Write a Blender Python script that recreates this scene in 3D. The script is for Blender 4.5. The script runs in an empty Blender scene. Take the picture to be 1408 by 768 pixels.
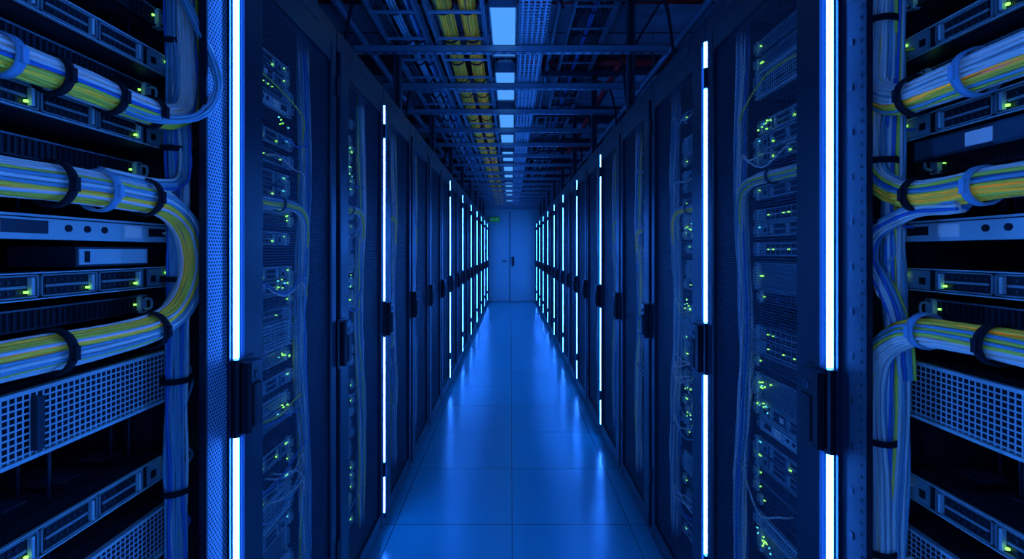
import bpy, math, random
from mathutils import Vector
scene = bpy.context.scene
try:
    scene.view_settings.view_transform = 'Standard'
    scene.view_settings.look = 'None'
    scene.view_settings.exposure = 0.0
except Exception as e:
    print(e)

EYE = 1.4
XL, XR = 0.636, 0.676
Y0 = {-1: 1.09, 1: 1.005}
PITCH = {-1: 0.606, 1: 0.612}
W = {-1: XL, 1: XR}
ENDY = 12.66
BACKY = -1.6
CEIL = 3.4
RT = 2.21

# ------------------------------------------------------------------ materials
MATS = {}
def nm(name):
    m = bpy.data.materials.new(name); m.use_nodes = True
    nt = m.node_tree
    for n in list(nt.nodes): nt.nodes.remove(n)
    out = nt.nodes.new('ShaderNodeOutputMaterial')
    MATS[name] = m
    return m, nt, out

def principled(name, col, rough=0.5, metal=0.0, spec=0.5, noise=0.0, nscale=30, bump=0.0):
    m, nt, out = nm(name)
    p = nt.nodes.new('ShaderNodeBsdfPrincipled')
    p.inputs['Base Color'].default_value = (*col, 1)
    p.inputs['Roughness'].default_value = rough
    p.inputs['Metallic'].default_value = metal
    p.inputs['Specular IOR Level'].default_value = spec
    if noise or bump:
        tc = nt.nodes.new('ShaderNodeTexCoord')
        nz = nt.nodes.new('ShaderNodeTexNoise'); nz.inputs['Scale'].default_value = nscale
        nz.inputs['Detail'].default_value = 4
        nt.links.new(tc.outputs['Object'], nz.inputs['Vector'])
        if noise:
            r = nt.nodes.new('ShaderNodeMapRange')
            r.inputs['To Min'].default_value = max(0.02, rough - noise)
            r.inputs['To Max'].default_value = min(1, rough + noise)
            nt.links.new(nz.outputs['Fac'], r.inputs['Value'])
            nt.links.new(r.outputs['Result'], p.inputs['Roughness'])
        if bump:
            b = nt.nodes.new('ShaderNodeBump'); b.inputs['Strength'].default_value = bump
            b.inputs['Distance'].default_value = 0.002
            nt.links.new(nz.outputs['Fac'], b.inputs['Height'])
            nt.links.new(b.outputs['Normal'], p.inputs['Normal'])
    nt.links.new(p.outputs[0], out.inputs[0])
    return m

def emission(name, col, s, sample=True):
    m, nt, out = nm(name)
    e = nt.nodes.new('ShaderNodeEmission')
    e.inputs[0].default_value = (*col, 1); e.inputs[1].default_value = s
    nt.links.new(e.outputs[0], out.inputs[0])
    if not sample:
        try: m.cycles.emission_sampling = 'NONE'
        except Exception: pass
    return m

def boosted(name, col, rough=0.4):
    """colour raised past full reflectance to replace red and green missing from the lamps: diffuse + a little gloss"""
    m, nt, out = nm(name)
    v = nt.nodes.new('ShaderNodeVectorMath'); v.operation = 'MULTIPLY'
    v.inputs[0].default_value = (1, 1, 1); v.inputs[1].default_value = col  # jacket, label and pipe colours carry this added light
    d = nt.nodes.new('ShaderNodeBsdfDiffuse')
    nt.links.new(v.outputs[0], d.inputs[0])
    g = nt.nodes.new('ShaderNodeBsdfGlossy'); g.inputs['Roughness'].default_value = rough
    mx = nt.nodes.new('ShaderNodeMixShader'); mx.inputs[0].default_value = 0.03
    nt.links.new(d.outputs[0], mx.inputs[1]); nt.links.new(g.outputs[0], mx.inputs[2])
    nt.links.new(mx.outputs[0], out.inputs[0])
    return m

def perf(name, axes, pitch, rad, col, rough=0.4, metal=0.6, square=False):
    """perforated sheet: real see-through holes laid out in object space"""
    m, nt, out = nm(name)
    N = nt.nodes.new; L = nt.links.new
    tc = N('ShaderNodeTexCoord'); sep = N('ShaderNodeSeparateXYZ')
    L(tc.outputs['Object'], sep.inputs[0])
    def mth(op, a, b=None):
        n = N('ShaderNodeMath'); n.operation = op
        for i, v in enumerate((a, b)):
            if v is None: continue
            if isinstance(v, (int, float)): n.inputs[i].default_value = v
            else: L(v, n.inputs[i])
        return n.outputs[0]
    u = mth('DIVIDE', sep.outputs[axes[0]], pitch)
    v = mth('DIVIDE', sep.outputs[axes[1]], pitch if square else pitch * 1.732)
    def cell(u, v, off):
        a = mth('ABSOLUTE', mth('SUBTRACT', mth('FRACT', mth('ADD', u, 100 + off)), 0.5))
        b = mth('ABSOLUTE', mth('SUBTRACT', mth('FRACT', mth('ADD', v, 100 + off)), 0.5))
        if square:
            return mth('MAXIMUM', a, b)
        b = mth('MULTIPLY', b, 1.732)
        return mth('SQRT', mth('ADD', mth('MULTIPLY', a, a), mth('MULTIPLY', b, b)))
    d = cell(u, v, 0)
    if not square:
        d = mth('MINIMUM', d, cell(u, v, 0.5))
    mask = mth('LESS_THAN', d, rad)
    p = N('ShaderNodeBsdfPrincipled')
    p.inputs['Base Color'].default_value = (*col, 1)
    p.inputs['Roughness'].default_value = rough
    p.inputs['Metallic'].default_value = metal
    t = N('ShaderNodeBsdfTransparent'); mx = N('ShaderNodeMixShader')
    L(mask, mx.inputs[0]); L(p.outputs[0], mx.inputs[1]); L(t.outputs[0], mx.inputs[2])
    L(mx.outputs[0], out.inputs[0])
    return m

principled('rack_paint', (0.012, 0.019, 0.030), 0.32, 0.0, 0.45, 0.05, 8)
principled('rack_inner', (0.007, 0.010, 0.015), 0.6)
principled('rubber_black', (0.006, 0.007, 0.01), 0.5)
principled('handle_black', (0.006, 0.007, 0.010), 0.3)
principled('chassis_dark', (0.038, 0.044, 0.050), 0.38, 0.1)
principled('chassis_mid', (0.38, 0.40, 0.36), 0.35, 0.1)
principled('bezel_light', (0.80, 0.76, 0.64), 0.35, 0.0)
boosted('label_white', (2.2, 1.2, 0.85))
principled('slot_black', (0.003, 0.004, 0.006), 0.6)
boosted('cable_pale', (1.7, 1.05, 0.78))
principled('cable_grey', (0.42, 0.56, 0.58), 0.4)
principled('cable_blue', (0.08, 0.24, 0.60), 0.4)
principled('cable_dark', (0.02, 0.025, 0.035), 0.5)
principled('velcro', (0.006, 0.006, 0.009), 0.8)
principled('tie_pale', (0.45, 0.58, 0.66), 0.5)
principled('galv', (0.30, 0.36, 0.40), 0.4, 0.3, 0.5, 0.1, 12)
principled('galv_dark', (0.07, 0.09, 0.11), 0.45, 0.2)
principled('door_paint', (0.28, 0.38, 0.38), 0.4)
principled('wall_paint', (0.22, 0.28, 0.32), 0.6, bump=0.05, nscale=60)
principled('trim_dark', (0.10, 0.11, 0.13), 0.4)
boosted('cable_yellow', (3.6, 1.20, 0.07))
boosted('cable_lime', (2.3, 1.20, 0.10))
boosted('fibre_yellow', (3.0, 1.0, 0.06))
boosted('fibre_olive', (1.9, 0.8, 0.07))
boosted('pipe_red', (1.8, 0.05, 0.05))
emission('led_green', (0.25, 1.0, 0.12), 2.6, False)
emission('led_cyan', (0.1, 0.75, 1.0), 1.6, False)
emission('led_amber', (1.0, 0.5, 0.05), 1.2, False)
STRIP = emission('strip_light', (0.020, 0.168, 1.0), 112.0)
emission('lum_panel', (0.08, 0.36, 1.0), 1.0)
emission('exit_green', (0.03, 0.8, 0.12), 0.12, False)
perf('door_mesh', (1, 2), 0.0085, 0.42, (0.055, 0.075, 0.11), 0.4, 0.1)
perf('panel_mesh', (1, 2), 0.0085, 0.30, (0.24, 0.28, 0.32), 0.4, 0.2)
perf('server_grille', (1, 2), 0.0105, 0.36, (0.75, 0.72, 0.62), 0.35, 0.0, True)
perf('fine_grille', (1, 2), 0.006, 0.38, (0.40, 0.42, 0.42), 0.4, 0.2)
perf('tray_mesh', (0, 1), 0.03, 0.33, (0.6, 0.66, 0.70), 0.4, 0.2, True)

def mat_floor():
    m, nt, out = nm('floor_vinyl')
    N = nt.nodes.new; L = nt.links.new
    tc = N('ShaderNodeTexCoord'); sep = N('ShaderNodeSeparateXYZ'); L(tc.outputs['Object'], sep.inputs[0])
    def mth(op, a, b=None):
        n = N('ShaderNodeMath'); n.operation = op
        for i, v in enumerate((a, b)):
            if v is None: continue
            if isinstance(v, (int, float)): n.inputs[i].default_value = v
            else: L(v, n.inputs[i])
        return n.outputs[0]
    def line(o, off):
        f = mth('FRACT', mth('DIVIDE', mth('ADD', o, 60 - off), 0.6))
        a = mth('ABSOLUTE', mth('SUBTRACT', f, 0.5))
        return mth('GREATER_THAN', a, 0.5 - 0.0028)
    ln = mth('MAXIMUM', line(sep.outputs[0], 0.004), line(sep.outputs[1], 2.35))
    nz = N('ShaderNodeTexNoise'); nz.inputs['Scale'].default_value = 1.2; nz.inputs['Detail'].default_value = 2
    L(tc.outputs['Object'], nz.inputs['Vector'])
    fine = N('ShaderNodeTexNoise'); fine.inputs['Scale'].default_value = 260
    L(tc.outputs['Object'], fine.inputs['Vector'])
    cr = N('ShaderNodeMix'); cr.data_type = 'RGBA'
    cr.inputs[6].default_value = (0.03, 0.33, 0.36, 1); cr.inputs[7].default_value = (0.035, 0.39, 0.42, 1)
    L(fine.outputs['Fac'], cr.inputs[0])
    c2 = N('ShaderNodeMix'); c2.data_type = 'RGBA'
    L(ln, c2.inputs[0]); L(cr.outputs[2], c2.inputs[6]); c2.inputs[7].default_value = (0.01, 0.05, 0.06, 1)
    mr = N('ShaderNodeMapRange'); mr.inputs['To Min'].default_value = 0.20; mr.inputs['To Max'].default_value = 0.26
    L(nz.outputs['Fac'], mr.inputs['Value'])
    p = N('ShaderNodeBsdfPrincipled')
    L(c2.outputs[2], p.inputs['Base Color']); L(mr.outputs[0], p.inputs['Roughness'])
    p.inputs['Specular IOR Level'].default_value = 1.0
    L(p.outputs[0], out.inputs[0])
mat_floor()

def mat_ceiling():
    m, nt, out = nm('ceiling_panels')
    N = nt.nodes.new; L = nt.links.new
    tc = N('ShaderNodeTexCoord'); b = N('ShaderNodeTexBrick')
    b.offset = 0.0
    b.inputs['Color1'].default_value = (0.52, 0.60, 0.64, 1); b.inputs['Color2'].default_value = (0.44, 0.50, 0.56, 1)
    b.inputs['Mortar'].default_value = (0.05, 0.05, 0.06, 1)
    b.inputs['Scale'].default_value = 1.0; b.inputs['Mortar Size'].default_value = 0.012
    b.inputs['Brick Width'].default_value = 1.2; b.inputs['Row Height'].default_value = 0.6
    L(tc.outputs['Object'], b.inputs['Vector'])
    p = N('ShaderNodeBsdfPrincipled'); p.inputs['Roughness'].default_value = 0.6
    L(b.outputs['Color'], p.inputs['Base Color']); L(p.outputs[0], out.inputs[0])
mat_ceiling()

# ------------------------------------------------------------------ mesh builder
class MB:
    def __init__(s): s.v = []; s.f = []; s.m = []; s.sm = []; s.names = []
    def mi(s, n):
        if n not in s.names: s.names.append(n)
        return s.names.index(n)
    def box(s, x0, x1, y0, y1, z0, z1, m):
        if x0 > x1: x0, x1 = x1, x0
        if y0 > y1: y0, y1 = y1, y0
        if z0 > z1: z0, z1 = z1, z0
        b = len(s.v)
        s.v += [(x0,y0,z0),(x1,y0,z0),(x1,y1,z0),(x0,y1,z0),(x0,y0,z1),(x1,y0,z1),(x1,y1,z1),(x0,y1,z1)]
        for q in ((0,3,2,1),(4,5,6,7),(0,1,5,4),(1,2,6,5),(2,3,7,6),(3,0,4,7)):
            s.f.append(tuple(b+i for i in q)); s.m.append(s.mi(m)); s.sm.append(False)
    def quad(s, pts, m):
        b = len(s.v); s.v += [tuple(p) for p in pts]
        s.f.append(tuple(range(b, b+len(pts)))); s.m.append(s.mi(m)); s.sm.append(False)
    def prism(s, prof, z0, z1, m, smooth=False, axis='z'):
        b = len(s.v); n = len(prof)
        if axis == 'z':
            s.v += [(p[0], p[1], z0) for p in prof] + [(p[0], p[1], z1) for p in prof]
        elif axis == 'y':
            s.v += [(p[0], z0, p[1]) for p in prof] + [(p[0], z1, p[1]) for p in prof]
        else:
            s.v += [(z0, p[0], p[1]) for p in prof] + [(z1, p[0], p[1]) for p in prof]
        for i in range(n):
            j = (i+1) % n
            s.f.append((b+i, b+j, b+n+j, b+n+i)); s.m.append(s.mi(m)); s.sm.append(smooth)
        s.f.append(tuple(b+i for i in reversed(range(n)))); s.m.append(s.mi(m)); s.sm.append(False)
        s.f.append(tuple(b+n+i for i in range(n))); s.m.append(s.mi(m)); s.sm.append(False)
    def cbox(s, x0, x1, y0, y1, z0, z1, c, m):
        """box with chamfered vertical edges"""
        s.prism([(x0+c,y0),(x1-c,y0),(x1,y0+c),(x1,y1-c),(x1-c,y1),(x0+c,y1),(x0,y1-c),(x0,y0+c)], z0, z1, m)
    def tube(s, pts, r, m, n=6, frames=None):
        pts = [Vector(p) for p in pts]
        if frames is None: frames = make_frames(pts)
        b = len(s.v); k = len(pts); mi = s.mi(m)
        cs = [(math.cos(2*math.pi*i/n)*r, math.sin(2*math.pi*i/n)*r) for i in range(n)]
        for p, (t, u, w) in zip(pts, frames):
            for c, d in cs:
                q = p + u*c + w*d; s.v.append((q.x, q.y, q.z))
        for a in range(k-1):
            for i in range(n):
                j = (i+1) % n
                s.f.append((b+a*n+i, b+a*n+j, b+(a+1)*n+j, b+(a+1)*n+i)); s.m.append(mi); s.sm.append(True)
        s.f.append(tuple(b+i for i in reversed(range(n)))); s.m.append(mi); s.sm.append(False)
        s.f.append(tuple(b+(k-1)*n+i for i in range(n))); s.m.append(mi); s.sm.append(False)
    def ring(s, c, t, R, w, th, m, n=20):
        t = Vector(t).normalized(); c = Vector(c)
        u = t.orthogonal().normalized(); v = t.cross(u)
        b = len(s.v); mi = s.mi(m)
        for i in range(n):
            a = 2*math.pi*i/n; dr = u*math.cos(a) + v*math.sin(a)
            for (rr, ww) in ((R, -w/2), (R+th, -w/2), (R+th, w/2), (R, w/2)):
                q = c + dr*rr + t*ww; s.v.append((q.x, q.y, q.z))
        for i in range(n):
            j = (i+1) % n
            for e in range(4):
                g = (e+1) % 4
                s.f.append((b+i*4+e, b+i*4+g, b+j*4+g, b+j*4+e)); s.m.append(mi); s.sm.append(True)
    def mesh(s, name, sgn=1):
        me = bpy.data.meshes.new(name)
        if sgn < 0:
            vs = [(-x, y, z) for x, y, z in s.v]; fs = [tuple(reversed(f)) for f in s.f]
        else:
            vs, fs = s.v, s.f
        me.from_pydata(vs, [], fs)
        for n in s.names: me.materials.append(MATS[n])
        me.polygons.foreach_set('material_index', s.m)
        me.polygons.foreach_set('use_smooth', s.sm)
        me.update()
        return me

def make_frames(pts):
    k = len(pts); T = []
    for i in range(k):
        a = pts[max(0, i-1)]; b = pts[min(k-1, i+1)]
        t = (b-a)
        T.append(t.normalized() if t.length > 1e-9 else Vector((0, 0, 1)))
    u = T[0].orthogonal().normalized(); fr = []
    for t in T:
        u = (u - t*u.dot(t))
        u = u.normalized() if u.length > 1e-6 else t.orthogonal().normalized()
        fr.append((t, u.copy(), t.cross(u)))
    return fr

def catmull(P, seg=8):
    P = [Vector(p) for p in P]; out = []
    Q = [P[0]*2-P[1]] + P + [P[-1]*2-P[-2]]
    for i in range(1, len(Q)-2):
        a, b, c, d = Q[i-1], Q[i], Q[i+1], Q[i+2]
        for j in range(seg):
            t = j/seg
            out.append(0.5*((2*b)+(c-a)*t+(2*a-5*b+4*c-d)*t*t+(3*b-a-3*c+d)*t**3))
    out.append(P[-1]); return out

def bundle(M, P, R, rc, palette, rnd, seg=8, twist=2.0, wob=0.0012, Rs=None, n=6, group=None, gdir=None, gw=0.72):
    pts = catmull(P, seg); fr = make_frames(pts); k = len(pts)
    offs = []; stepx = rc*2.02; rows = int(R/(stepx*0.866))+1
    for j in range(-rows, rows+1):
        for i in range(-rows-1, rows+2):
            x = (i + 0.5*(j % 2))*stepx; y = j*stepx*0.866
            rr = math.hypot(x, y)
            if rr <= R-rc*0.9 and rr > R-rc*5.2: offs.append((x, y))
    ga = rnd.random()*6.28
    if gdir is not None:
        g = Vector(gdir); ga = math.atan2(g.dot(fr[0][2]), g.dot(fr[0][1]))
    for (x, y) in offs:
        m = rnd.choice(palette); ph = rnd.random()*6.28; fq = rnd.uniform(4, 9); am = rnd.uniform(0.3, 1)*wob
        if group and math.cos(math.atan2(y, x)-ga) > gw and rnd.random() < 0.85: m = rnd.choice(group)
        ph2 = rnd.random()*6.28
        q = []
        for a, (p, (t, u, w)) in enumerate(zip(pts, fr)):
            f = a/(k-1); sc = 1.0
            if Rs: sc = Rs[0]*(1-f)+Rs[1]*f
            an = twist*f; cx = (x*math.cos(an)-y*math.sin(an))*sc; cy = (x*math.sin(an)+y*math.cos(an))*sc
            cx += am*math.sin(fq*6.28*f+ph); cy += am*math.sin(fq*5.1*f+ph2)
            q.append(p + u*cx + w*cy)
        M.tube(q, rc, m, n, fr)
    return pts, fr

def obj(name, mesh, parent=None, loc=(0, 0, 0)):
    o = bpy.data.objects.new(name, mesh); scene.collection.objects.link(o)
    o.location = loc
    if parent: o.parent = parent
    return o
def empty(name, loc=(0, 0, 0)):
    o = bpy.data.objects.new(name, None); scene.collection.objects.link(o); o.location = loc
    o.empty_display_size = 0.1
    return o

# ------------------------------------------------------------------ servers   (coords: d into rack, y along aisle, z up)
def ear(M, F, y, z0, h, side, bail=0.024):
    """rack ear with bail handle; side=+1 at far end"""
    y0, y1 = (y-0.017, y) if side > 0 else (y, y+0.017)
    M.box(F-0.004, F+0.012, y0, y1, z0, z0+h, 'bezel_light')
    yc = (y0+y1)/2
    if h > 0.03:
        if bail > 0.015:
            pts = [(F-0.004, yc, z0+h*0.2), (F-bail*.85, yc, z0+h*0.24), (F-bail, yc, z0+h*0.5), (F-bail*.85, yc, z0+h*0.76), (F-0.004, yc, z0+h*0.8)]
            M.tube(catmull(pts, 3), 0.0028, 'bezel_light', 6)
        else:
            M.box(F-bail, F-0.004, yc-0.003, yc+0.003, z0+h*0.2, z0+h*0.8, 'chassis_mid')
    M.box(F-0.006, F-0.004, yc-0.003, yc+0.003, z0+h*0.08, z0+h*0.08+0.006, 'slot_black')
    M.box(F-0.006, F-0.004, yc-0.003, yc+0.003, z0+h*0.92-0.006, z0+h*0.92, 'slot_black')

def led(M, F, y, z, m='led_green', s=0.0036):
    M.box(F-0.0025, F+0.002, y-s/2, y+s/2, z-s/2, z+s/2, m)

def server(M, F, y0, y1, z0, h, kind, rnd, depth=0.55, leds=2.0, ears=True, bail=0.024):
    M.box(F+0.012, F+depth, y0+0.012, y1-0.012, z0+0.001, z0+h-0.001, 'chassis_dark')
    M.box(F+0.05, F+0.055, y0+0.014, y1-0.014, z0+h-0.001, z0+h+0.0006, 'slot_black')
    if ears:
        ear(M, F, y0, z0, h, -1, bail); ear(M, F, y1, z0, h, 1, bail)
    a, b = y0+0.019, y1-0.019
    if kind == 'grille':
        fr = 0.006
        M.box(F-0.002, F+0.010, a, b, z0, z0+fr, 'bezel_light'); M.box(F-0.002, F+0.010, a, b, z0+h-fr, z0+h, 'bezel_light')
        M.box(F-0.002, F+0.010, a, a+fr, z0, z0+h, 'bezel_light'); M.box(F-0.002, F+0.010, b-fr, b, z0, z0+h, 'bezel_light')
        M.quad([(F+0.001, a, z0+fr), (F+0.001, a, z0+h-fr), (F+0.001, b, z0+h-fr), (F+0.001, b, z0+fr)], 'server_grille')
        M.box(F+0.009, F+0.0125, a, b, z0+0.002, z0+h-0.002, 'slot_black')
        yc = a+(b-a)*0.42
        M.box(F-0.010, F+0.004, yc-0.006, yc+0.006, z0+h*0.12, z0+h*0.88, 'chassis_dark')
    elif kind == 'bays':
        M.box(F+0.004, F+0.012, a, b, z0+0.001, z0+h-0.001, 'slot_black')
        M.box(F-0.001, F+0.006, a, b, z0, z0+0.002, 'bezel_light'); M.box(F-0.001, F+0.006, a, b, z0+h-0.002, z0+h, 'bezel_light')
        rows = max(1, round(h/0.044)); rh = h/rows
        for r in range(rows):
            zz = z0+r*rh; n = 4; bw = (b-a)*0.84/n
            for i in range(n):
                p, q = a+(b-a)*0.02+i*bw, a+(b-a)*0.02+(i+1)*bw-0.004
                t = 0.0022
                c = 'chassis_mid'
                M.box(F, F+0.005, p, q, zz+0.004, zz+0.004+t, c); M.box(F, F+0.005, p, q, zz+rh-0.004-t, zz+rh-0.004, c)
                M.box(F, F+0.005, p, p+t, zz+0.004, zz+rh-0.004, c); M.box(F, F+0.005, q-t, q, zz+0.004, zz+rh-0.004, c)
                M.box(F+0.001, F+0.005, p+0.008, q-0.018, zz+rh*0.44, zz+rh*0.53, 'chassis_mid')
                M.box(F-0.003, F+0.004, q-0.014, q-0.009, zz+0.008, zz+rh-0.008, 'bezel_light')
                for g in range(6):
                    gy = p+0.010+g*(q-p-0.032)/6
                    M.box(F+0.002, F+0.005, gy, gy+0.004, zz+rh*0.62, zz+rh*0.74, 'chassis_dark')
                    M.box(F+0.002, F+0.005, gy, gy+0.004, zz+rh*0.24, zz+rh*0.36, 'chassis_dark')
                if rnd.random() < 0.06: M.box(F-0.0005, F+0.004, p+0.012, p+0.030, zz+rh*0.3, zz+rh*0.68, 'label_white')
                if rnd.random() < 0.30*leds: led(M, F, q-0.020, zz+rh*0.3)
            p = a+(b-a)*0.88
            M.box(F, F+0.006, p, b, zz+0.004, zz+rh-0.004, 'chassis_mid')
            M.box(F-0.002, F+0.002, p+0.006, p+0.018, zz+rh*0.3, zz+rh*0.6, 'slot_black')
            for j in range(int(1+leds)):
                led(M, F, b-0.006-j*0.007, zz+rh*0.7, rnd.choice(['led_green', 'led_green', 'led_cyan']))
    elif kind == 'plain':
        M.box(F, F+0.012, a, b, z0+0.001, z0+h-0.001, 'bezel_light')
        M.box(F-0.001, F+0.001, a, b, z0+h-0.007, z0+h-0.005, 'slot_black')
        L = b-a
        M.box(F-0.001, F+0.001, a+L*0.10, a+L*0.22, z0+h*0.2, z0+h*0.75, 'label_white')
        M.box(F-0.0015, F+0.001, a+L*0.12, a+L*0.20, z0+h*0.44, z0+h*0.50, 'slot_black')
        M.box(F-0.0012, F+0.001, a+L*0.32, a+L*0.46, z0+h*0.25, z0+h*0.75, 'chassis_dark')
        for i in range(3):
            M.tube([(F-0.002, a+L*(0.53+i*0.07), z0+h*0.5), (F+0.002, a+L*(0.53+i*0.07), z0+h*0.5)], h*0.15, 'slot_black', 10)
        M.box(F-0.001, F+0.001, a+L*0.76, a+L*0.84, z0+h*0.2, z0+h*0.75, 'label_white')
        M.box(F-0.0015, F+0.001, a+L*0.88, a+L*0.97, z0+h*0.3, z0+h*0.7, 'slot_black')
    elif kind == 'vents':
        M.box(F+0.004, F+0.012, a, b, z0+0.001, z0+h-0.001, 'slot_black')
        M.box(F, F+0.006, a, b, z0+0.001, z0+0.005, 'chassis_dark'); M.box(F, F+0.006, a, b, z0+h-0.004, z0+h-0.001, 'chassis_mid')
        y = a
        while y < b-0.004:
            M.box(F+0.001, F+0.006, y, y+0.004, z0+0.004, z0+h-0.004, 'chassis_dark'); y += 0.011
        if leds > 0.3: led(M, F, b-0.01, z0+h*0.5)
    elif kind == 'fine':
        M.box(F, F+0.01, a, b, z0, z0+0.004, 'chassis_mid'); M.box(F, F+0.01, a, b, z0+h-0.004, z0+h, 'chassis_mid')
        M.quad([(F+0.002, a, z0+0.003), (F+0.002, a, z0+h-0.003), (F+0.002, b, z0+h-0.003), (F+0.002, b, z0+0.003)], 'fine_grille')
        M.box(F+0.010, F+0.0125, a, b, z0+0.002, z0+h-0.002, 'slot_black')
        for j in range(int(leds)): led(M, F, b-0.012-j*0.009, z0+h*0.5)
    elif kind == 'switch':
        M.box(F+0.002, F+0.012, a, b, z0+0.001, z0+h-0.001, 'chassis_mid')
        n = 14; pw = (b-a)*0.9/n
        for r in range(2):
            for i in range(n):
                p = a+0.006+i*pw
                M.box(F, F+0.004, p, p+pw*0.75, z0+0.006+r*(h*0.45), z0+0.006+r*(h*0.45)+h*0.30, 'slot_black')
                if rnd.random() < 0.18*leds: led(M, F, p+pw*0.3, z0+h*0.5, 'led_green', 0.003)

# ------------------------------------------------------------------ rack parts
def rack_shell(M, P, open_front=False):
    """frame, side walls, roof, back. y from 0..P (local)"""
    D = 1.0; y0, y1 = -0.026, P-0.034
    M.box(0.03, D, y0, y0+0.004, 0.03, RT-0.02, 'rack_inner')
    M.box(0.03, D, y1-0.004, y1, 0.03, RT-0.02, 'rack_inner')
    M.box(0.0, D, y0, y1, RT-0.02, RT, 'rack_paint')
    M.box(0.0, D, y0, y1, 0.03, 0.07, 'rack_paint')
    M.box(0.02, D-0.02, y0+0.01, y1-0.01, 0.0, 0.03, 'rubber_black')
    M.box(D-0.01, D, y0, y1, 0.05, RT-0.02, 'rack_inner')
    M.box(-0.002, 0.03, y0, y1, 2.13, RT-0.002, 'rack_paint')
    M.box(-0.004, 0.0, y0+0.15, y1-0.15, 2.155, 2.185, 'chassis_dark')
    M.box(0.012, 0.03, y1-0.004, y1+0.012, 0.03, RT-0.02, 'rack_paint')
    for yy in (y0+0.035, y1-0.055):
        M.box(0.095, 0.10, yy, yy+0.02, 0.07, RT-0.03, 'chassis_mid')
        M.box(0.75, 0.755, yy, yy+0.02, 0.07, RT-0.03, 'chassis_mid')
        z = 0.10
        while z < RT-0.06:
            M.box(0.0942, 0.0951, yy+0.006, yy+0.014, z, z+0.008, 'slot_black'); z += 0.0222

def rack_door(M, P):
    y0, y1 = -0.024, P-0.066
    ns, fs = 0.085, 0.045
    def stile(a, b):
        M.prism([(-0.014, a+0.004), (-0.010, a), (0.016, a), (0.016, b), (-0.010, b), (-0.014, b-0.004)], 0.075, 2.125, 'rack_paint')
    stile(y0, y0+ns); stile(y1-fs, y1)
    M.box(-0.012, 0.016, y0+ns, y1-fs, 2.06, 2.125, 'rack_paint'); M.box(-0.012, 0.016, y0+ns, y1-fs, 0.075, 0.14, 'rack_paint')
    M.quad([(0.0, y0+ns, 0.14), (0.0, y0+ns, 2.06), (0.0, y1-fs, 2.06), (0.0, y1-fs, 0.14)], 'door_mesh')
    for z in (0.3, 1.95):   # hinges
        M.cbox(-0.022, 0.0, y1-0.004, y1+0.010, z, z+0.07, 0.003, 'handle_black')

def rack_handle(M):
    zc = 1.066
    M.cbox(-0.020, 0.0, -0.058, 0.012, zc-0.088, zc+0.088, 0.004, 'handle_black')
    M.cbox(-0.044, -0.018, -0.050, 0.002, zc-0.080, zc+0.080, 0.006, 'handle_black')
    M.cbox(-0.050, -0.040, -0.040, -0.010, zc-0.066, zc+0.03, 0.003, 'rubber_black')
    M.tube([(-0.047, -0.024, zc+0.05), (-0.041, -0.024, zc+0.05)], 0.009, 'galv_dark', 12)
    M.box(-0.0475, -0.046, -0.026, -0.022, zc+0.043, zc+0.057, 'slot_black')

def strip(M):
    for z0, z1 in ((0.115, 0.976), (1.156, 2.115)):
        M.box(-0.006, 0.013, -0.0535, -0.0365, z0-0.005, z1+0.005, 'galv_dark')
        prof = []
        for i in range(9):
            a = -math.pi/2 + math.pi*i/8
            prof.append((-0.006-0.0085*math.cos(a), -0.045+0.0065*math.sin(a)))
        M.prism(prof, z0, z1, 'strip_light', True)

PAL = ['cable_pale']*5 + ['cable_grey']*5 + ['cable_lime']*1 + ['cable_blue']*2
PALY = ['cable_pale']*6 + ['cable_grey']*6 + ['cable_lime']*1 + ['cable_blue']*2
GY = ['cable_lime', 'cable_lime', 'cable_yellow']
PALD = ['cable_grey']*3 + ['cable_dark']*3 + ['cable_blue'] + ['fibre_olive']

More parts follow.
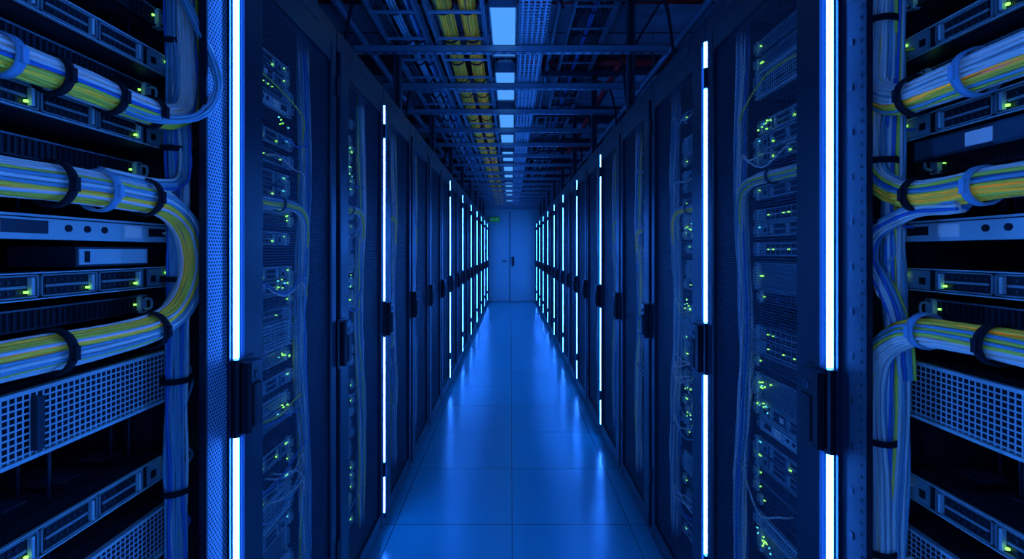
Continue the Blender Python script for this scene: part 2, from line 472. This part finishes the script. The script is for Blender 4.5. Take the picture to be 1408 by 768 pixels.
def closed_content(P, seed):
    rnd = random.Random(seed); M = MB(); C = MB()
    F = 0.115; y0, y1 = 0.035, P-0.135
    z = 0.12
    kinds = ['bays', 'bays', 'fine', 'switch', 'vents', 'plain', 'grille', 'bays', 'switch']
    while z < 2.03:
        k = rnd.choice(kinds)
        h = 0.085 if k in ('grille', 'fine') and rnd.random() < .7 else (0.085 if rnd.random() < .18 and k == 'bays' else 0.042)
        f = F + rnd.choice([0, 0, 0, 0.012])
        server(M, f, y0, y1, z, h, k, rnd, depth=0.6, leds=rnd.choice([0.6, 1, 2]), bail=0.012)
        if rnd.random() < 0.25:
            for c in range(rnd.randint(1, 3)):
                ya = y0+0.05+rnd.random()*(y1-y0-0.1); zz = z+h*0.5
                zd = zz + rnd.uniform(-0.10, 0.06)
                yb = P-0.105+rnd.uniform(-.015, .015)
                pts = [(f, ya, zz), (f-0.035, ya+0.01, zz-0.005), (f-0.05, ya*0.6+yb*0.4, zz-rnd.uniform(0.01, 0.05)), (f-0.045, yb-0.03, zd+0.01), (f-0.03, yb, zd-0.06), (f-0.02, yb, zd-0.2)]
                C.tube(catmull(pts, 4), 0.0028, rnd.choice(PAL), 5)
        z += h + rnd.choice([0.003, 0.003, 0.012, 0.02, 0.03, 0.07])
    for g in range(5):
        zz = rnd.uniform(0.4, 2.0)
        for i in range(5):
            led(M, F-0.006, y1-0.02-rnd.random()*0.08, zz+rnd.random()*0.03, rnd.choice(['led_green', 'led_green', 'led_cyan']), 0.0038)
    yb = P-0.105
    bundle(C, [(0.09, yb, 0.08), (0.085, yb+.01, 0.6), (0.095, yb-.01, 1.1), (0.085, yb+.008, 1.6), (0.09, yb, 2.15)], 0.022, 0.0035, PAL, rnd, seg=7, n=5, wob=0.003)
    for zz in (rnd.uniform(1.5, 1.62),):
        bundle(C, [(0.07, 0.03, zz), (0.07, 0.2, zz-0.003), (0.07, yb-0.10, zz), (0.075, yb-0.02, zz-0.04), (0.085, yb, zz-0.15), (0.09, yb, zz-0.3)], 0.020, 0.0035, PALY, rnd, seg=5, n=5, group=GY, gdir=(-.8, 0, -.5), twist=.6)
        for yy in (0.12, 0.3): C.ring((0.07, yy, zz), (0, 1, 0), 0.021, 0.012, 0.003, 'velcro')
    return M, C

shell, door, handle, stripm, cont = {}, {}, {}, {}, {}
for s in (-1, 1):
    P = PITCH[s]
    M = MB(); rack_shell(M, P); shell[s] = M.mesh('rack_frame', s)
    M = MB(); rack_door(M, P); door[s] = M.mesh('rack_door', s)
    M = MB(); rack_handle(M); handle[s] = M.mesh('rack_handle', s)
    M = MB(); strip(M); stripm[s] = M.mesh('rack_strip', s)
    cont[s] = []
    for v in range(4):
        A, B = closed_content(P, 11+v*7+(50 if s > 0 else 0))
        cont[s].append((A.mesh('rack_servers', s), B.mesh('rack_cables', s)))

STR = {-1: {0, 2, 6, 8, 10, 12, 14, 16, 18, -2, -3}, 1: {0, 1, 4, 6, 8, 10, 12, 14, 16, 18, -2, -3}}  # negative indices: unseen strips added behind the camera to light the near racks

# open rack content ----------------------------------------------------------
def open_content(s):
    P = PITCH[s]; rnd = random.Random(5+s)
    M = MB(); C = MB(); Q = MB()
    F = 0.125; y0, y1 = 0.02, P-0.045
    if s < 0:
        y1 = P-0.050
    lst = [  # z0, h, kind, recess
        (2.10, 0.042, 'bays', 0), (2.02, 0.06, 'vents', .02), (1.955, 0.042, 'bays', 0), (1.90, 0.042, 'vents', .03),
        (1.785, 0.044, 'bays', 0), (1.735, 0.042, 'vents', .06), (1.622, 0.044, 'bays', 0),
        (1.56, 0.04, 'vents', .08), (1.418, 0.042, 'plain', 0), (1.322, 0.044, 'bays', 0),
        (1.262, 0.04, 'vents', .07), (1.21, 0.03, 'vents', .06),
        (1.070, 0.112, 'grille', 0), (0.905, 0.050, 'bays', 0), (0.74, 0.105, 'grille', 0), (0.60, 0.05, 'bays', 0),
        (0.50, 0.088, 'bays', 0.01), (0.36, 0.1, 'grille', 0), (0.25, 0.044, 'bays', 0), (0.12, 0.088, 'fine', 0)]
    for z, h, k, rc in lst:
        server(M, F+rc, y0, y1, z, h, k, rnd, depth=0.62, leds=1.0 if k != 'bays' else 1.8, bail=0.012 if k == 'bays' else 0.022)
    for z in (0.955, 0.845, 0.65, 0.588):
        for i in range(5):
            yy = y0+0.04+i*0.1
            M.box(F+0.07, F+0.30, yy, yy+0.012, z, z+0.0015, 'slot_black')
            M.box(F+0.10, F+0.16, yy+0.03, yy+0.07, z, z+0.002, 'galv_dark')
    if s < 0:
        M.box(F+0.0, F+0.12, y1-0.24, y1-0.08, 1.372, 1.408, 'chassis_dark'); M.box(F-.002, F, y1-.235, y1-.085, 1.376, 1.404, 'bezel_light')
        M.box(F-.003, F-.002, y1-.225, y1-.215, 1.38, 1.40, 'slot_black')
    else:
        M.box(F-.01, F+0.12, y1-0.30, y1-0.06, 1.574, 1.612, 'chassis_dark'); M.box(F-.012, F-.01, y1-.295, y1-.065, 1.578, 1.608, 'galv_dark')
        M.box(F-.014, F-.012, y1-.21, y1-.165, 1.581, 1.605, 'label_white')
    for i in range(16):
        yy = y0+0.05+rnd.random()*(y1-y0-0.1); dd = F+0.05+rnd.random()*0.12
        for (za, zb) in ((0.957, 1.068), (1.47, 1.56), (1.668, 1.735), (0.848, 0.905), (1.83, 1.9)):
            if rnd.random() < 0.7:
                M.tube([(dd, yy, za), (dd+.003, yy+.004, (za+zb)/2), (dd, yy, zb)], 0.0035, rnd.choice(['cable_dark', 'cable_dark']), 5)
    a, b = P-0.165, P-0.066
    if s < 0:
        Q.quad([(0.0, a+.03, 0.07), (0.0, a+.03, 2.13), (0.0, b, 2.13), (0.0, b, 0.07)], 'panel_mesh')
        Q.box(-0.003, 0.012, a+.026, a+.031, 0.07, 2.13, 'rack_paint')
        Q.box(0.006, 0.012, a+.03, b, 0.07, 2.13, 'rack_inner')
    else:
        Q.box(0.0, 0.012, a+.032, b, 0.07, 2.13, 'rack_paint')
        zz = 0.12; i = 0
        while zz < 2.1:
            Q.tube([(-0.0012, a+0.046, zz), (0.001, a+0.046, zz)], 0.0032, 'rubber_black', 8)
            if i % 4 == 0: Q.box(-0.0012, 0.001, a+0.066, a+0.074, zz, zz+0.012, 'rubber_black')
            zz += 0.0222; i += 1
    Q.box(-0.006, 0.014, b, b+0.006, 0.07, 2.13, 'rack_paint')
    Q.box(-0.012, 0.03, -0.024, 0.02, 0.07, 2.13, 'rack_paint')
    # ---- bundles
    d = 0.066; yv = P-0.088
    def ties(z, R, ys, mats):
        for yy, m in zip(ys, mats):
            C.ring((d, yy, z), (0, 1, 0), R, 0.013, 0.004, m, 24)
            C.box(d-R-.008, d-R-.002, yy-.004, yy+.004, z-.012, z+.01, m)
    LOW = (-.55, 0, -.85); UP = (-.5, 0, .85)
    if s < 0:
        ym = 1.09-0.606
        L = lambda wy: wy-ym
        bundle(C, [(d, 0.0, 1.672), (d, 0.12, 1.670), (d, 0.24, 1.672), (d, 0.36, 1.670), (d, 0.44, 1.672), (d, 0.495, 1.70), (d+.005, 0.515, 1.77), (d+.01, 0.515, 1.9), (d+.01, 0.51, 2.15)], 0.026, 0.0031, PALY, rnd, seg=7, twist=.4, group=GY, gdir=LOW)
        ties(1.670, 0.028, (L(0.70), L(0.89)), ('velcro', 'velcro'))
        ties(1.670, 0.0275, (L(0.63), L(.80)), ('tie_pale', 'velcro'))
        bundle(C, [(d-.01, 0.33, 1.655), (d-.02, 0.40, 1.655), (d-.055, 0.455, 1.675), (d-.078, 0.480, 1.72), (d-.080, 0.483, 1.775), (d-.05, 0.475, 1.86), (d-.01, 0.47, 1.96), (d+.01, 0.48, 2.12)], 0.012, 0.0031, ['cable_pale', 'cable_grey'], rnd, seg=7)
        bundle(C, [(d, 0.0, 1.505), (d, 0.12, 1.503), (d, 0.24, 1.505), (d, 0.36, 1.503), (d, 0.44, 1.495), (d, 0.50, 1.455), (d, 0.522, 1.39), (d, 0.515, 1.33), (d, 0.475, 1.275), (d, 0.41, 1.25), (d, 0.30, 1.245), (d, 0.15, 1.247), (d, 0.0, 1.245)], 0.031, 0.0032, PALY, rnd, seg=7, twist=.2, group=GY, gdir=LOW, gw=.66)
        ties(1.503, 0.033, (L(0.70), L(0.875)), ('velcro', 'velcro'))
        ties(1.503, 0.0325, (L(0.78),), ('tie_pale',))
        ties(1.2455, 0.033, (L(0.70), L(0.89)), ('velcro', 'velcro'))
        bundle(C, [(d, 0.30, 1.532), (d, 0.42, 1.53), (d, 0.49, 1.55), (d+.005, 0.51, 1.62), (d+.02, 0.525, 1.75), (d+.02, 0.52, 2.1)], 0.014, 0.0031, PAL, rnd, seg=6)
        bundle(C, [(d+.03, yv, 0.08), (d+.03, yv+.005, 0.5), (d+.03, yv-.003, 0.9), (d+.03, yv+.004, 1.3), (d+.03, yv, 1.7), (d+.03, yv, 2.15)], 0.024, 0.0031, PAL, rnd, seg=10, wob=0.004)
        for z in (0.62, 0.88, 1.12, 1.34, 1.62, 1.85): C.ring((d+.03, yv, z), (0, 0, 1), 0.027, 0.012, 0.003, 'velcro', 20)
    else:
        ym = 1.005-0.612
        L = lambda wy: wy-ym
        bundle(C, [(d, 0.0, 1.686), (d, 0.15, 1.684), (d, 0.30, 1.686), (d, 0.42, 1.684), (d, 0.49, 1.69), (d-.01, 0.535, 1.73), (d-.01, 0.54, 1.80), (d, 0.535, 1.95), (d, 0.53, 2.15)], 0.032, 0.0032, PALY, rnd, seg=7, twist=.4, group=GY, gdir=LOW, Rs=(1.1, .75))
        ties(1.685, 0.034, (L(0.84),), ('velcro',)); ties(1.685, 0.0355, (L(.73),), ('tie_pale',))
        bundle(C, [(d, 0.0, 1.505), (d, 0.15, 1.503), (d, 0.30, 1.505), (d, 0.42, 1.502), (d, 0.49, 1.515), (d-.01, 0.535, 1.56), (d-.01, 0.545, 1.64), (d, 0.54, 1.75), (d, .535, 2.0)], 0.026, 0.0031, PALY, rnd, seg=7, twist=.4, group=GY, gdir=LOW)
        ties(1.503, 0.028, (L(0.835), L(.72)), ('velcro', 'tie_pale'))
        bundle(C, [(d, 0.36, 1.478), (d, 0.45, 1.475), (d-.012, 0.52, 1.44), (d-.012, 0.54, 1.385), (d-.005, 0.51, 1.33), (d+.02, 0.505, 1.26), (d+.03, 0.50, 1.15)], 0.017, 0.0031, PAL, rnd, seg=7)
        bundle(C, [(d, 0.0, 1.258), (d, 0.15, 1.256), (d, 0.30, 1.258), (d, 0.41, 1.255), (d, 0.475, 1.24), (d-.008, 0.525, 1.19), (d-.008, 0.54, 1.10), (d, 0.535, 0.9), (d, 0.53, 0.6), (d, 0.535, 0.3), (d, .53, .08)], 0.027, 0.0032, PALY, rnd, seg=7, twist=.5, group=GY, gdir=UP, gw=.6, Rs=(1.0, .85))
        ties(1.257, 0.029, (L(0.82), L(.70)), ('tie_pale', 'velcro'))
        bundle(C, [(d+.035, yv+.01, 0.08), (d+.03, yv+.01, 0.6), (d+.03, yv, 1.1), (d+.03, yv+.01, 1.5), (d+.03, yv, 2.15)], 0.02, 0.0031, PAL, rnd, seg=10, wob=0.003)
        for z in (0.55, 0.80, 1.02): C.ring((d, 0.534, z), (0, 0, 1), 0.028, 0.012, 0.003, 'velcro', 20)
        for z in (1.46, 1.58, 1.86): C.ring((d, 0.537, z), (0, 0, 1), 0.032, 0.012, 0.003, 'velcro', 20)
    for z, h, k, rc in lst:
        if rc > 0.01 or rnd.random() < 0.2: continue
        for c in range(rnd.randint(1, 3)):
            ya = y1-0.02-rnd.random()*0.03; zz = z+h*(0.3+0.4*rnd.random()); dz = rnd.choice([-1, 1])*rnd.uniform(0.06, 0.16)
            pts = [(F, ya, zz), (F-0.03, ya+.004, zz), (F-0.045, ya+0.012, zz+dz*0.25), (d+.015, yv-.005+rnd.uniform(-.01, .01), zz+dz*0.7), (d+.02, yv+rnd.uniform(-.01, .01), zz+dz*1.4)]
            C.tube(catmull(pts, 5), 0.003, rnd.choice(PAL), 6)
    return M, C, Q

for s in (-1, 1):
    for k in range(-4, 19):
        y = Y0[s]+PITCH[s]*k
        r = empty('server_rack', (s*W[s], y, 0))
        obj('frame', shell[s], r)
        if k == -1:
            M, C, Q = open_content(s)
            obj('servers', M.mesh('open_servers', s), r)
            obj('cable_bundles', C.mesh('open_cables', s), r)
            obj('side_panel', Q.mesh('open_panel', s), r)
        else:
            obj('door', door[s], r)
            obj('handle', handle[s], r)
            a, b = cont[s][(k*3+(1 if s > 0 else 0)) % 4]
            obj('servers', a, r); obj('cables', b, r)
            if k in STR[s]: obj('light_strip', stripm[s], r)

# ------------------------------------------------------------------ room shell
def single(name, M, loc=(0, 0, 0)): return obj(name, M.mesh(name), None, loc)
WX = 2.3
M = MB(); M.box(-WX, WX, BACKY, ENDY+.1, -0.05, 0, 'floor_vinyl'); single('floor', M)
M = MB(); M.box(-WX, WX, BACKY, ENDY+.1, CEIL, CEIL+0.05, 'ceiling_panels'); single('ceiling', M)
M = MB(); M.box(-WX-.1, -WX, BACKY, ENDY+.1, 0, CEIL, 'wall_paint'); single('wall_left', M)
M = MB(); M.box(WX, WX+.1, BACKY, ENDY+.1, 0, CEIL, 'wall_paint'); single('wall_right', M)
M = MB(); M.box(-WX, WX, BACKY-.1, BACKY, 0, CEIL, 'wall_paint'); single('wall_back', M)
M = MB()
DX = -0.04; DW = 0.78; DH = 2.5
M.box(-WX, DX-DW-.05, ENDY, ENDY+.1, 0, CEIL, 'wall_paint'); M.box(DX+DW+.05, WX, ENDY, ENDY+.1, 0, CEIL, 'wall_paint')
M.box(DX-DW-.05, DX+DW+.05, ENDY, ENDY+.1, DH+.05, CEIL, 'wall_paint'); single('wall_end', M)
door_e = empty('door_1', (0, ENDY, 0))
M = MB()
M.box(DX-DW-.05, DX-DW, -0.02, .1, 0, DH+.05, 'door_paint'); M.box(DX+DW, DX+DW+.05, -0.02, .1, 0, DH+.05, 'door_paint')
M.box(DX-DW, DX+DW, -0.02, .1, DH, DH+.05, 'door_paint')
obj('door_frame', M.mesh('door_frame'), door_e)
for nme, a, b in (('leaf_left', DX-DW+.003, DX-.010), ('leaf_right', DX+.010, DX+DW-.003)):
    M = MB(); M.box(a, b, 0.01, 0.055, 0.008, DH-.004, 'door_paint')
    obj(nme, M.mesh(nme), door_e)
M = MB(); M.box(DX-.010, DX+.010, 0.03, .05, 0, DH, 'slot_black')
M.cbox(DX-0.12, DX-0.075, -0.01, 0.012, 1.02, 1.20, .005, 'chassis_mid')
M.tube([(DX-.097, 0.0, 1.12), (DX-.097, -0.05, 1.12)], 0.010, 'handle_black', 10)
M.box(DX-.22, DX-.09, -0.06, -0.04, 1.105, 1.135, 'handle_black')
M.cbox(DX+0.05, DX+0.12, -0.03, 0.012, 0.99, 1.24, .008, 'handle_black')
for hx in (DX-DW+.01, DX+DW-.01):
    for hz in (.3, 1.25, 2.2): M.tube([(hx, -.022, hz-.05), (hx, -.022, hz+.05)], 0.01, 'galv_dark', 8)
obj('door_hardware', M.mesh('door_hardware'), door_e)
M = MB()
M.box(-0.60, -0.32, -0.05, 0.01, 2.20, 2.34, 'trim_dark'); M.box(-0.592, -0.328, -0.053, -0.05, 2.208, 2.332, 'exit_green')
M.box(-0.57, -0.52, -0.055, -0.053, 2.23, 2.31, 'bezel_light'); M.box(-0.49, -0.40, -0.055, -0.053, 2.262, 2.278, 'bezel_light')
M.prism([(-0.41, 2.24), (-0.36, 2.27), (-0.41, 2.30)], -0.055, -0.053, 'bezel_light', axis='y')
obj('exit_sign', M.mesh('exit_sign'), door_e)

# ------------------------------------------------------------------ overhead
def channel_x(M, x0, x1, y, z, w=0.041, m='galv'):
    t = 0.003
    M.box(x0, x1, y-w/2, y+w/2, z, z+t, m); M.box(x0, x1, y-w/2, y-w/2+t, z, z+w, m); M.box(x0, x1, y+w/2-t, y+w/2, z, z+w, m)
    M.box(x0, x1, y-w/2, y-w/2+.01, z+w-t, z+w, m); M.box(x0, x1, y+w/2-.01, y+w/2, z+w-t, z+w, m)
    x = x0+.05
    while x < x1-.05:
        M.box(x, x+.028, y-.006, y+.006, z-.0008, z, 'slot_black'); x += .06
def post_z(M, x, y, z0, z1, w=0.041, m='galv'):
    t = .003
    M.box(x-w/2, x+w/2, y+w/2-t, y+w/2, z0, z1, m); M.box(x-w/2, x-w/2+t, y-w/2, y+w/2, z0, z1, m); M.box(x+w/2-t, x+w/2, y-w/2, y+w/2, z0, z1, m)
    M.box(x-w/2, x-w/2+.011, y-w/2, y-w/2+t, z0, z1, m); M.box(x+w/2-.011, x+w/2, y-w/2, y-w/2+t, z0, z1, m)
    z = z0+.05
    while z < z1-.05:
        M.box(x-.006, x+.006, y+w/2-t-.001, y+w/2-t, z, z+.028, 'slot_black'); z += .06
    M.box(x-.05, x+.05, y-.05, y+.05, z0, z0+.006, m)

sup = empty('overhead_support_frame', (0, 0, 0))
M = MB()
y = 0.3; i = 0
while y < 12.4:
    z = 2.60
    channel_x(M, -0.95, 0.95, y, z)
    if i % 2 == 0:
        for x in (-0.70, 0.735): post_z(M, x, y+.045, RT, CEIL, 0.045, 'galv_dark')
        channel_x(M, -0.95, 0.95, y+.05, 2.95, m='galv_dark')
    for x in (-0.45, -0.14, 0.22): M.tube([(x, y, 2.6), (x, y, CEIL)], 0.005, 'galv', 6)
    y += 0.62; i += 1
obj('strut_channels', M.mesh('strut'), sup)

M = MB()
y = 1.0
while y < 12.5:
    M.box(-WX, WX, y-.06, y+.06, CEIL-.012-.0, CEIL, 'galv_dark'); M.box(-WX, WX, y-.005, y+.005, CEIL-.2, CEIL, 'galv_dark'); M.box(-WX, WX, y-.06, y+.06, CEIL-.212, CEIL-.2, 'galv_dark')
    y += 1.8
single('ceiling_beams', M)

def ladder(name, x0, x1, z, cables, seed):
    rnd = random.Random(seed); e = empty(name, (0, 0, 0)); M = MB()
    ya, yb = 0.25, 12.55
    for x in (x0, x1):
        M.box(x-.002, x+.002, ya, yb, z, z+.06, 'galv'); M.box(x-.008, x+.008, ya, yb, z+.058, z+.061, 'galv'); M.box(x-.008, x+.008, ya, yb, z, z+.003, 'galv')
    y = ya+.05
    while y < yb:
        M.box(x0, x1, y-.01, y+.01, z+.003, z+.012, 'galv'); y += 0.3
    obj('ladder', M.mesh('ladder'), e)
    C = MB()
    for (cx, cz, R, pal, rc) in cables:
        P = [(cx+rnd.uniform(-.008, .008), ya+(yb-ya)*i/10, cz+rnd.uniform(-.004, .004)) for i in range(11)]
        bundle(C, P, R, rc, pal, rnd, seg=5, twist=5, n=5, wob=.003)
        y = ya+.2
        while y < yb:
            C.ring((cx, y, cz), (0, 1, 0), R+.004, .018, .004, 'velcro'); y += 0.33
    obj('cables', C.mesh('ladder_cables'), e)

YEL = ['fibre_yellow']*7+['fibre_olive']*3+['cable_grey']
ladder('fibre_cable_ladder', -0.44, -0.15, 2.645, [(-0.365, 2.71, 0.05, YEL, .007), (-0.235, 2.71, 0.05, YEL, .007)], 3)
ladder('power_cable_ladder', -0.74, -0.50, 2.645, [(-0.69, 2.69, 0.03, PALD, .008), (-0.62, 2.69, 0.03, PALD, .008), (-0.55, 2.69, 0.028, PALD, .008)], 4)
ladder('data_cable_ladder', 0.42, 0.70, 2.995, [(0.47, 3.037, 0.028, PALD, .008), (0.56, 3.037, 0.028, PALD, .008), (.64, 3.037, .028, PALD, .008)], 5)

t = MB(); x0, x1, z = 0.045, 0.20, 2.645
t.quad([(x0, .25, z), (x1, .25, z), (x1, 12.55, z), (x0, 12.55, z)], 'tray_mesh')
for x in (x0, x1):
    t.box(x-.0015, x+.0015, .25, 12.55, z, z+.06, 'galv'); t.box(x-.007, x+.007, .25, 12.55, z+.058, z+.061, 'galv')
single('perforated_cable_tray', t)

y = 0.66
while y < 12:
    e = empty('ceiling_luminaire', (-0.045, y, 2.70)); M = MB()
    M.prism([(-.075, .0), (.075, .0), (.075, .05), (.045, .085), (-.045, .085), (-.075, .05)], 0, .62, 'bezel_light', axis='y')
    M.box(-.067, .067, .012, .608, -.004, .0, 'lum_panel')
    M.box(-.075, -.068, 0, .62, -.008, 0, 'bezel_light'); M.box(.068, .075, 0, .62, -.008, 0, 'bezel_light')
    M.box(-.075, .075, -.004, .0, -.010, .06, 'galv'); M.box(-.075, .075, .62, .624, -.010, .06, 'galv')
    for yy in (.12, .5): M.tube([(0, yy, .08), (0, yy, CEIL-2.70)], .003, 'galv', 6)
    obj('housing', M.mesh('luminaire'), e)
    y += 0.885

M = MB()
for y, z, x0, x1 in ((3.15, 3.13, -WX+.01, WX-.01), (4.2, 3.13, 0.1, WX-.01), (7.6, 3.13, -WX+.01, WX-.01), (10.2, 3.13, -WX+.01, WX-.01)):
    M.tube([(x0, y, z), (x1, y, z)], 0.03, 'pipe_red', 12)
    x = x0+.3
    while x < x1:
        M.ring((x, y, z), (1, 0, 0), .031, .03, .004, 'galv_dark'); M.tube([(x, y, z+.03), (x, y, CEIL)], .004, 'galv', 6); x += .9
M.tube(catmull([(1.0, 12.5, 3.13), (1.0, 8, 3.13), (1.0, 4.4, 3.13), (1.0, 4.2, 3.13)], 3), 0.022, 'pipe_red', 10)
single('sprinkler_pipe', M)
M = MB(); rnd = random.Random(9)
for y in (1.6, 2.4, 3.3, 3.9, 4.6, 5.6, 6.8, 8.2):
    for sx in (-1, 1):
        xa = sx*rnd.uniform(.82, .92); xb = sx*rnd.uniform(.25, .5)
        M.tube(catmull([(xa, y, RT+.03), (xa, y+.05, 2.5), (xa-sx*.05, y+.1, 2.8+rnd.random()*.1), ((xa+xb)/2, y+.12, 2.88+rnd.random()*.05), (xb, y+.15, 2.85), (xb, y+.18, 2.76)], 7), 0.009, rnd.choice(['rubber_black', 'cable_dark', 'cable_dark']), 7)
obj('power_leads', M.mesh('power_leads'), sup)
M = MB()
for x, z, r in ((-1.05, 2.9, .03), (-0.95, 3.04, .02), (1.15, 2.85, .025), (0.32, 3.04, .02), (-.3, 3.04, .02)):
    M.tube([(x, BACKY+.01, z), (x, ENDY-.01, z)], r, 'galv', 10)
single('conduit_pipes', M)
for s in (-1, 1):
    M = MB(); C = MB(); rnd = random.Random(20+s)
    e = empty('rack_top_cable_trough', (0, 0, 0))
    X = s*(W[s]+.24)
    for x in (X-.12, X+.12): M.box(x-.002, x+.002, .2, 12.5, RT+.002, RT+.09, 'galv_dark')
    M.box(X-.12, X+.12, .2, 12.5, RT+.001, RT+.004, 'galv_dark')
    y = .4
    while y < 12.4:
        M.box(X-.125, X-.118, y, y+.03, RT+.001, RT+.13, 'galv'); M.box(X+.118, X+.125, y, y+.03, RT+.001, RT+.13, 'galv'); y += .6
    obj('trough', M.mesh('trough'), e)
    for cx in (-.06, .0, .06):
        bundle(C, [(X+cx+rnd.uniform(-.02, .02), .2+12.3*i/12, RT+.05+rnd.random()*.03) for i in range(13)], .026, .006, PALD, rnd, seg=4, n=5, wob=.006)
    obj('cables', C.mesh('trough_cables'), e)

# ------------------------------------------------------------------ world + camera
w = bpy.data.worlds.new('World'); scene.world = w; w.use_nodes = True
w.node_tree.nodes['Background'].inputs[0].default_value = (0.01, 0.1, 0.6, 1)
w.node_tree.nodes['Background'].inputs[1].default_value = 0.02
cam = bpy.data.cameras.new('camera'); co = bpy.data.objects.new('camera', cam); scene.collection.objects.link(co)
co.location = (0, 0, EYE); co.rotation_euler = (math.pi/2, 0, 0)
cam.sensor_width = 36; cam.lens = 36*630/1408
cam.shift_x = 1/1408; cam.shift_y = -39/1408
cam.clip_start = 0.02
scene.camera = co
print('verts', sum(len(m.vertices) for m in bpy.data.meshes))
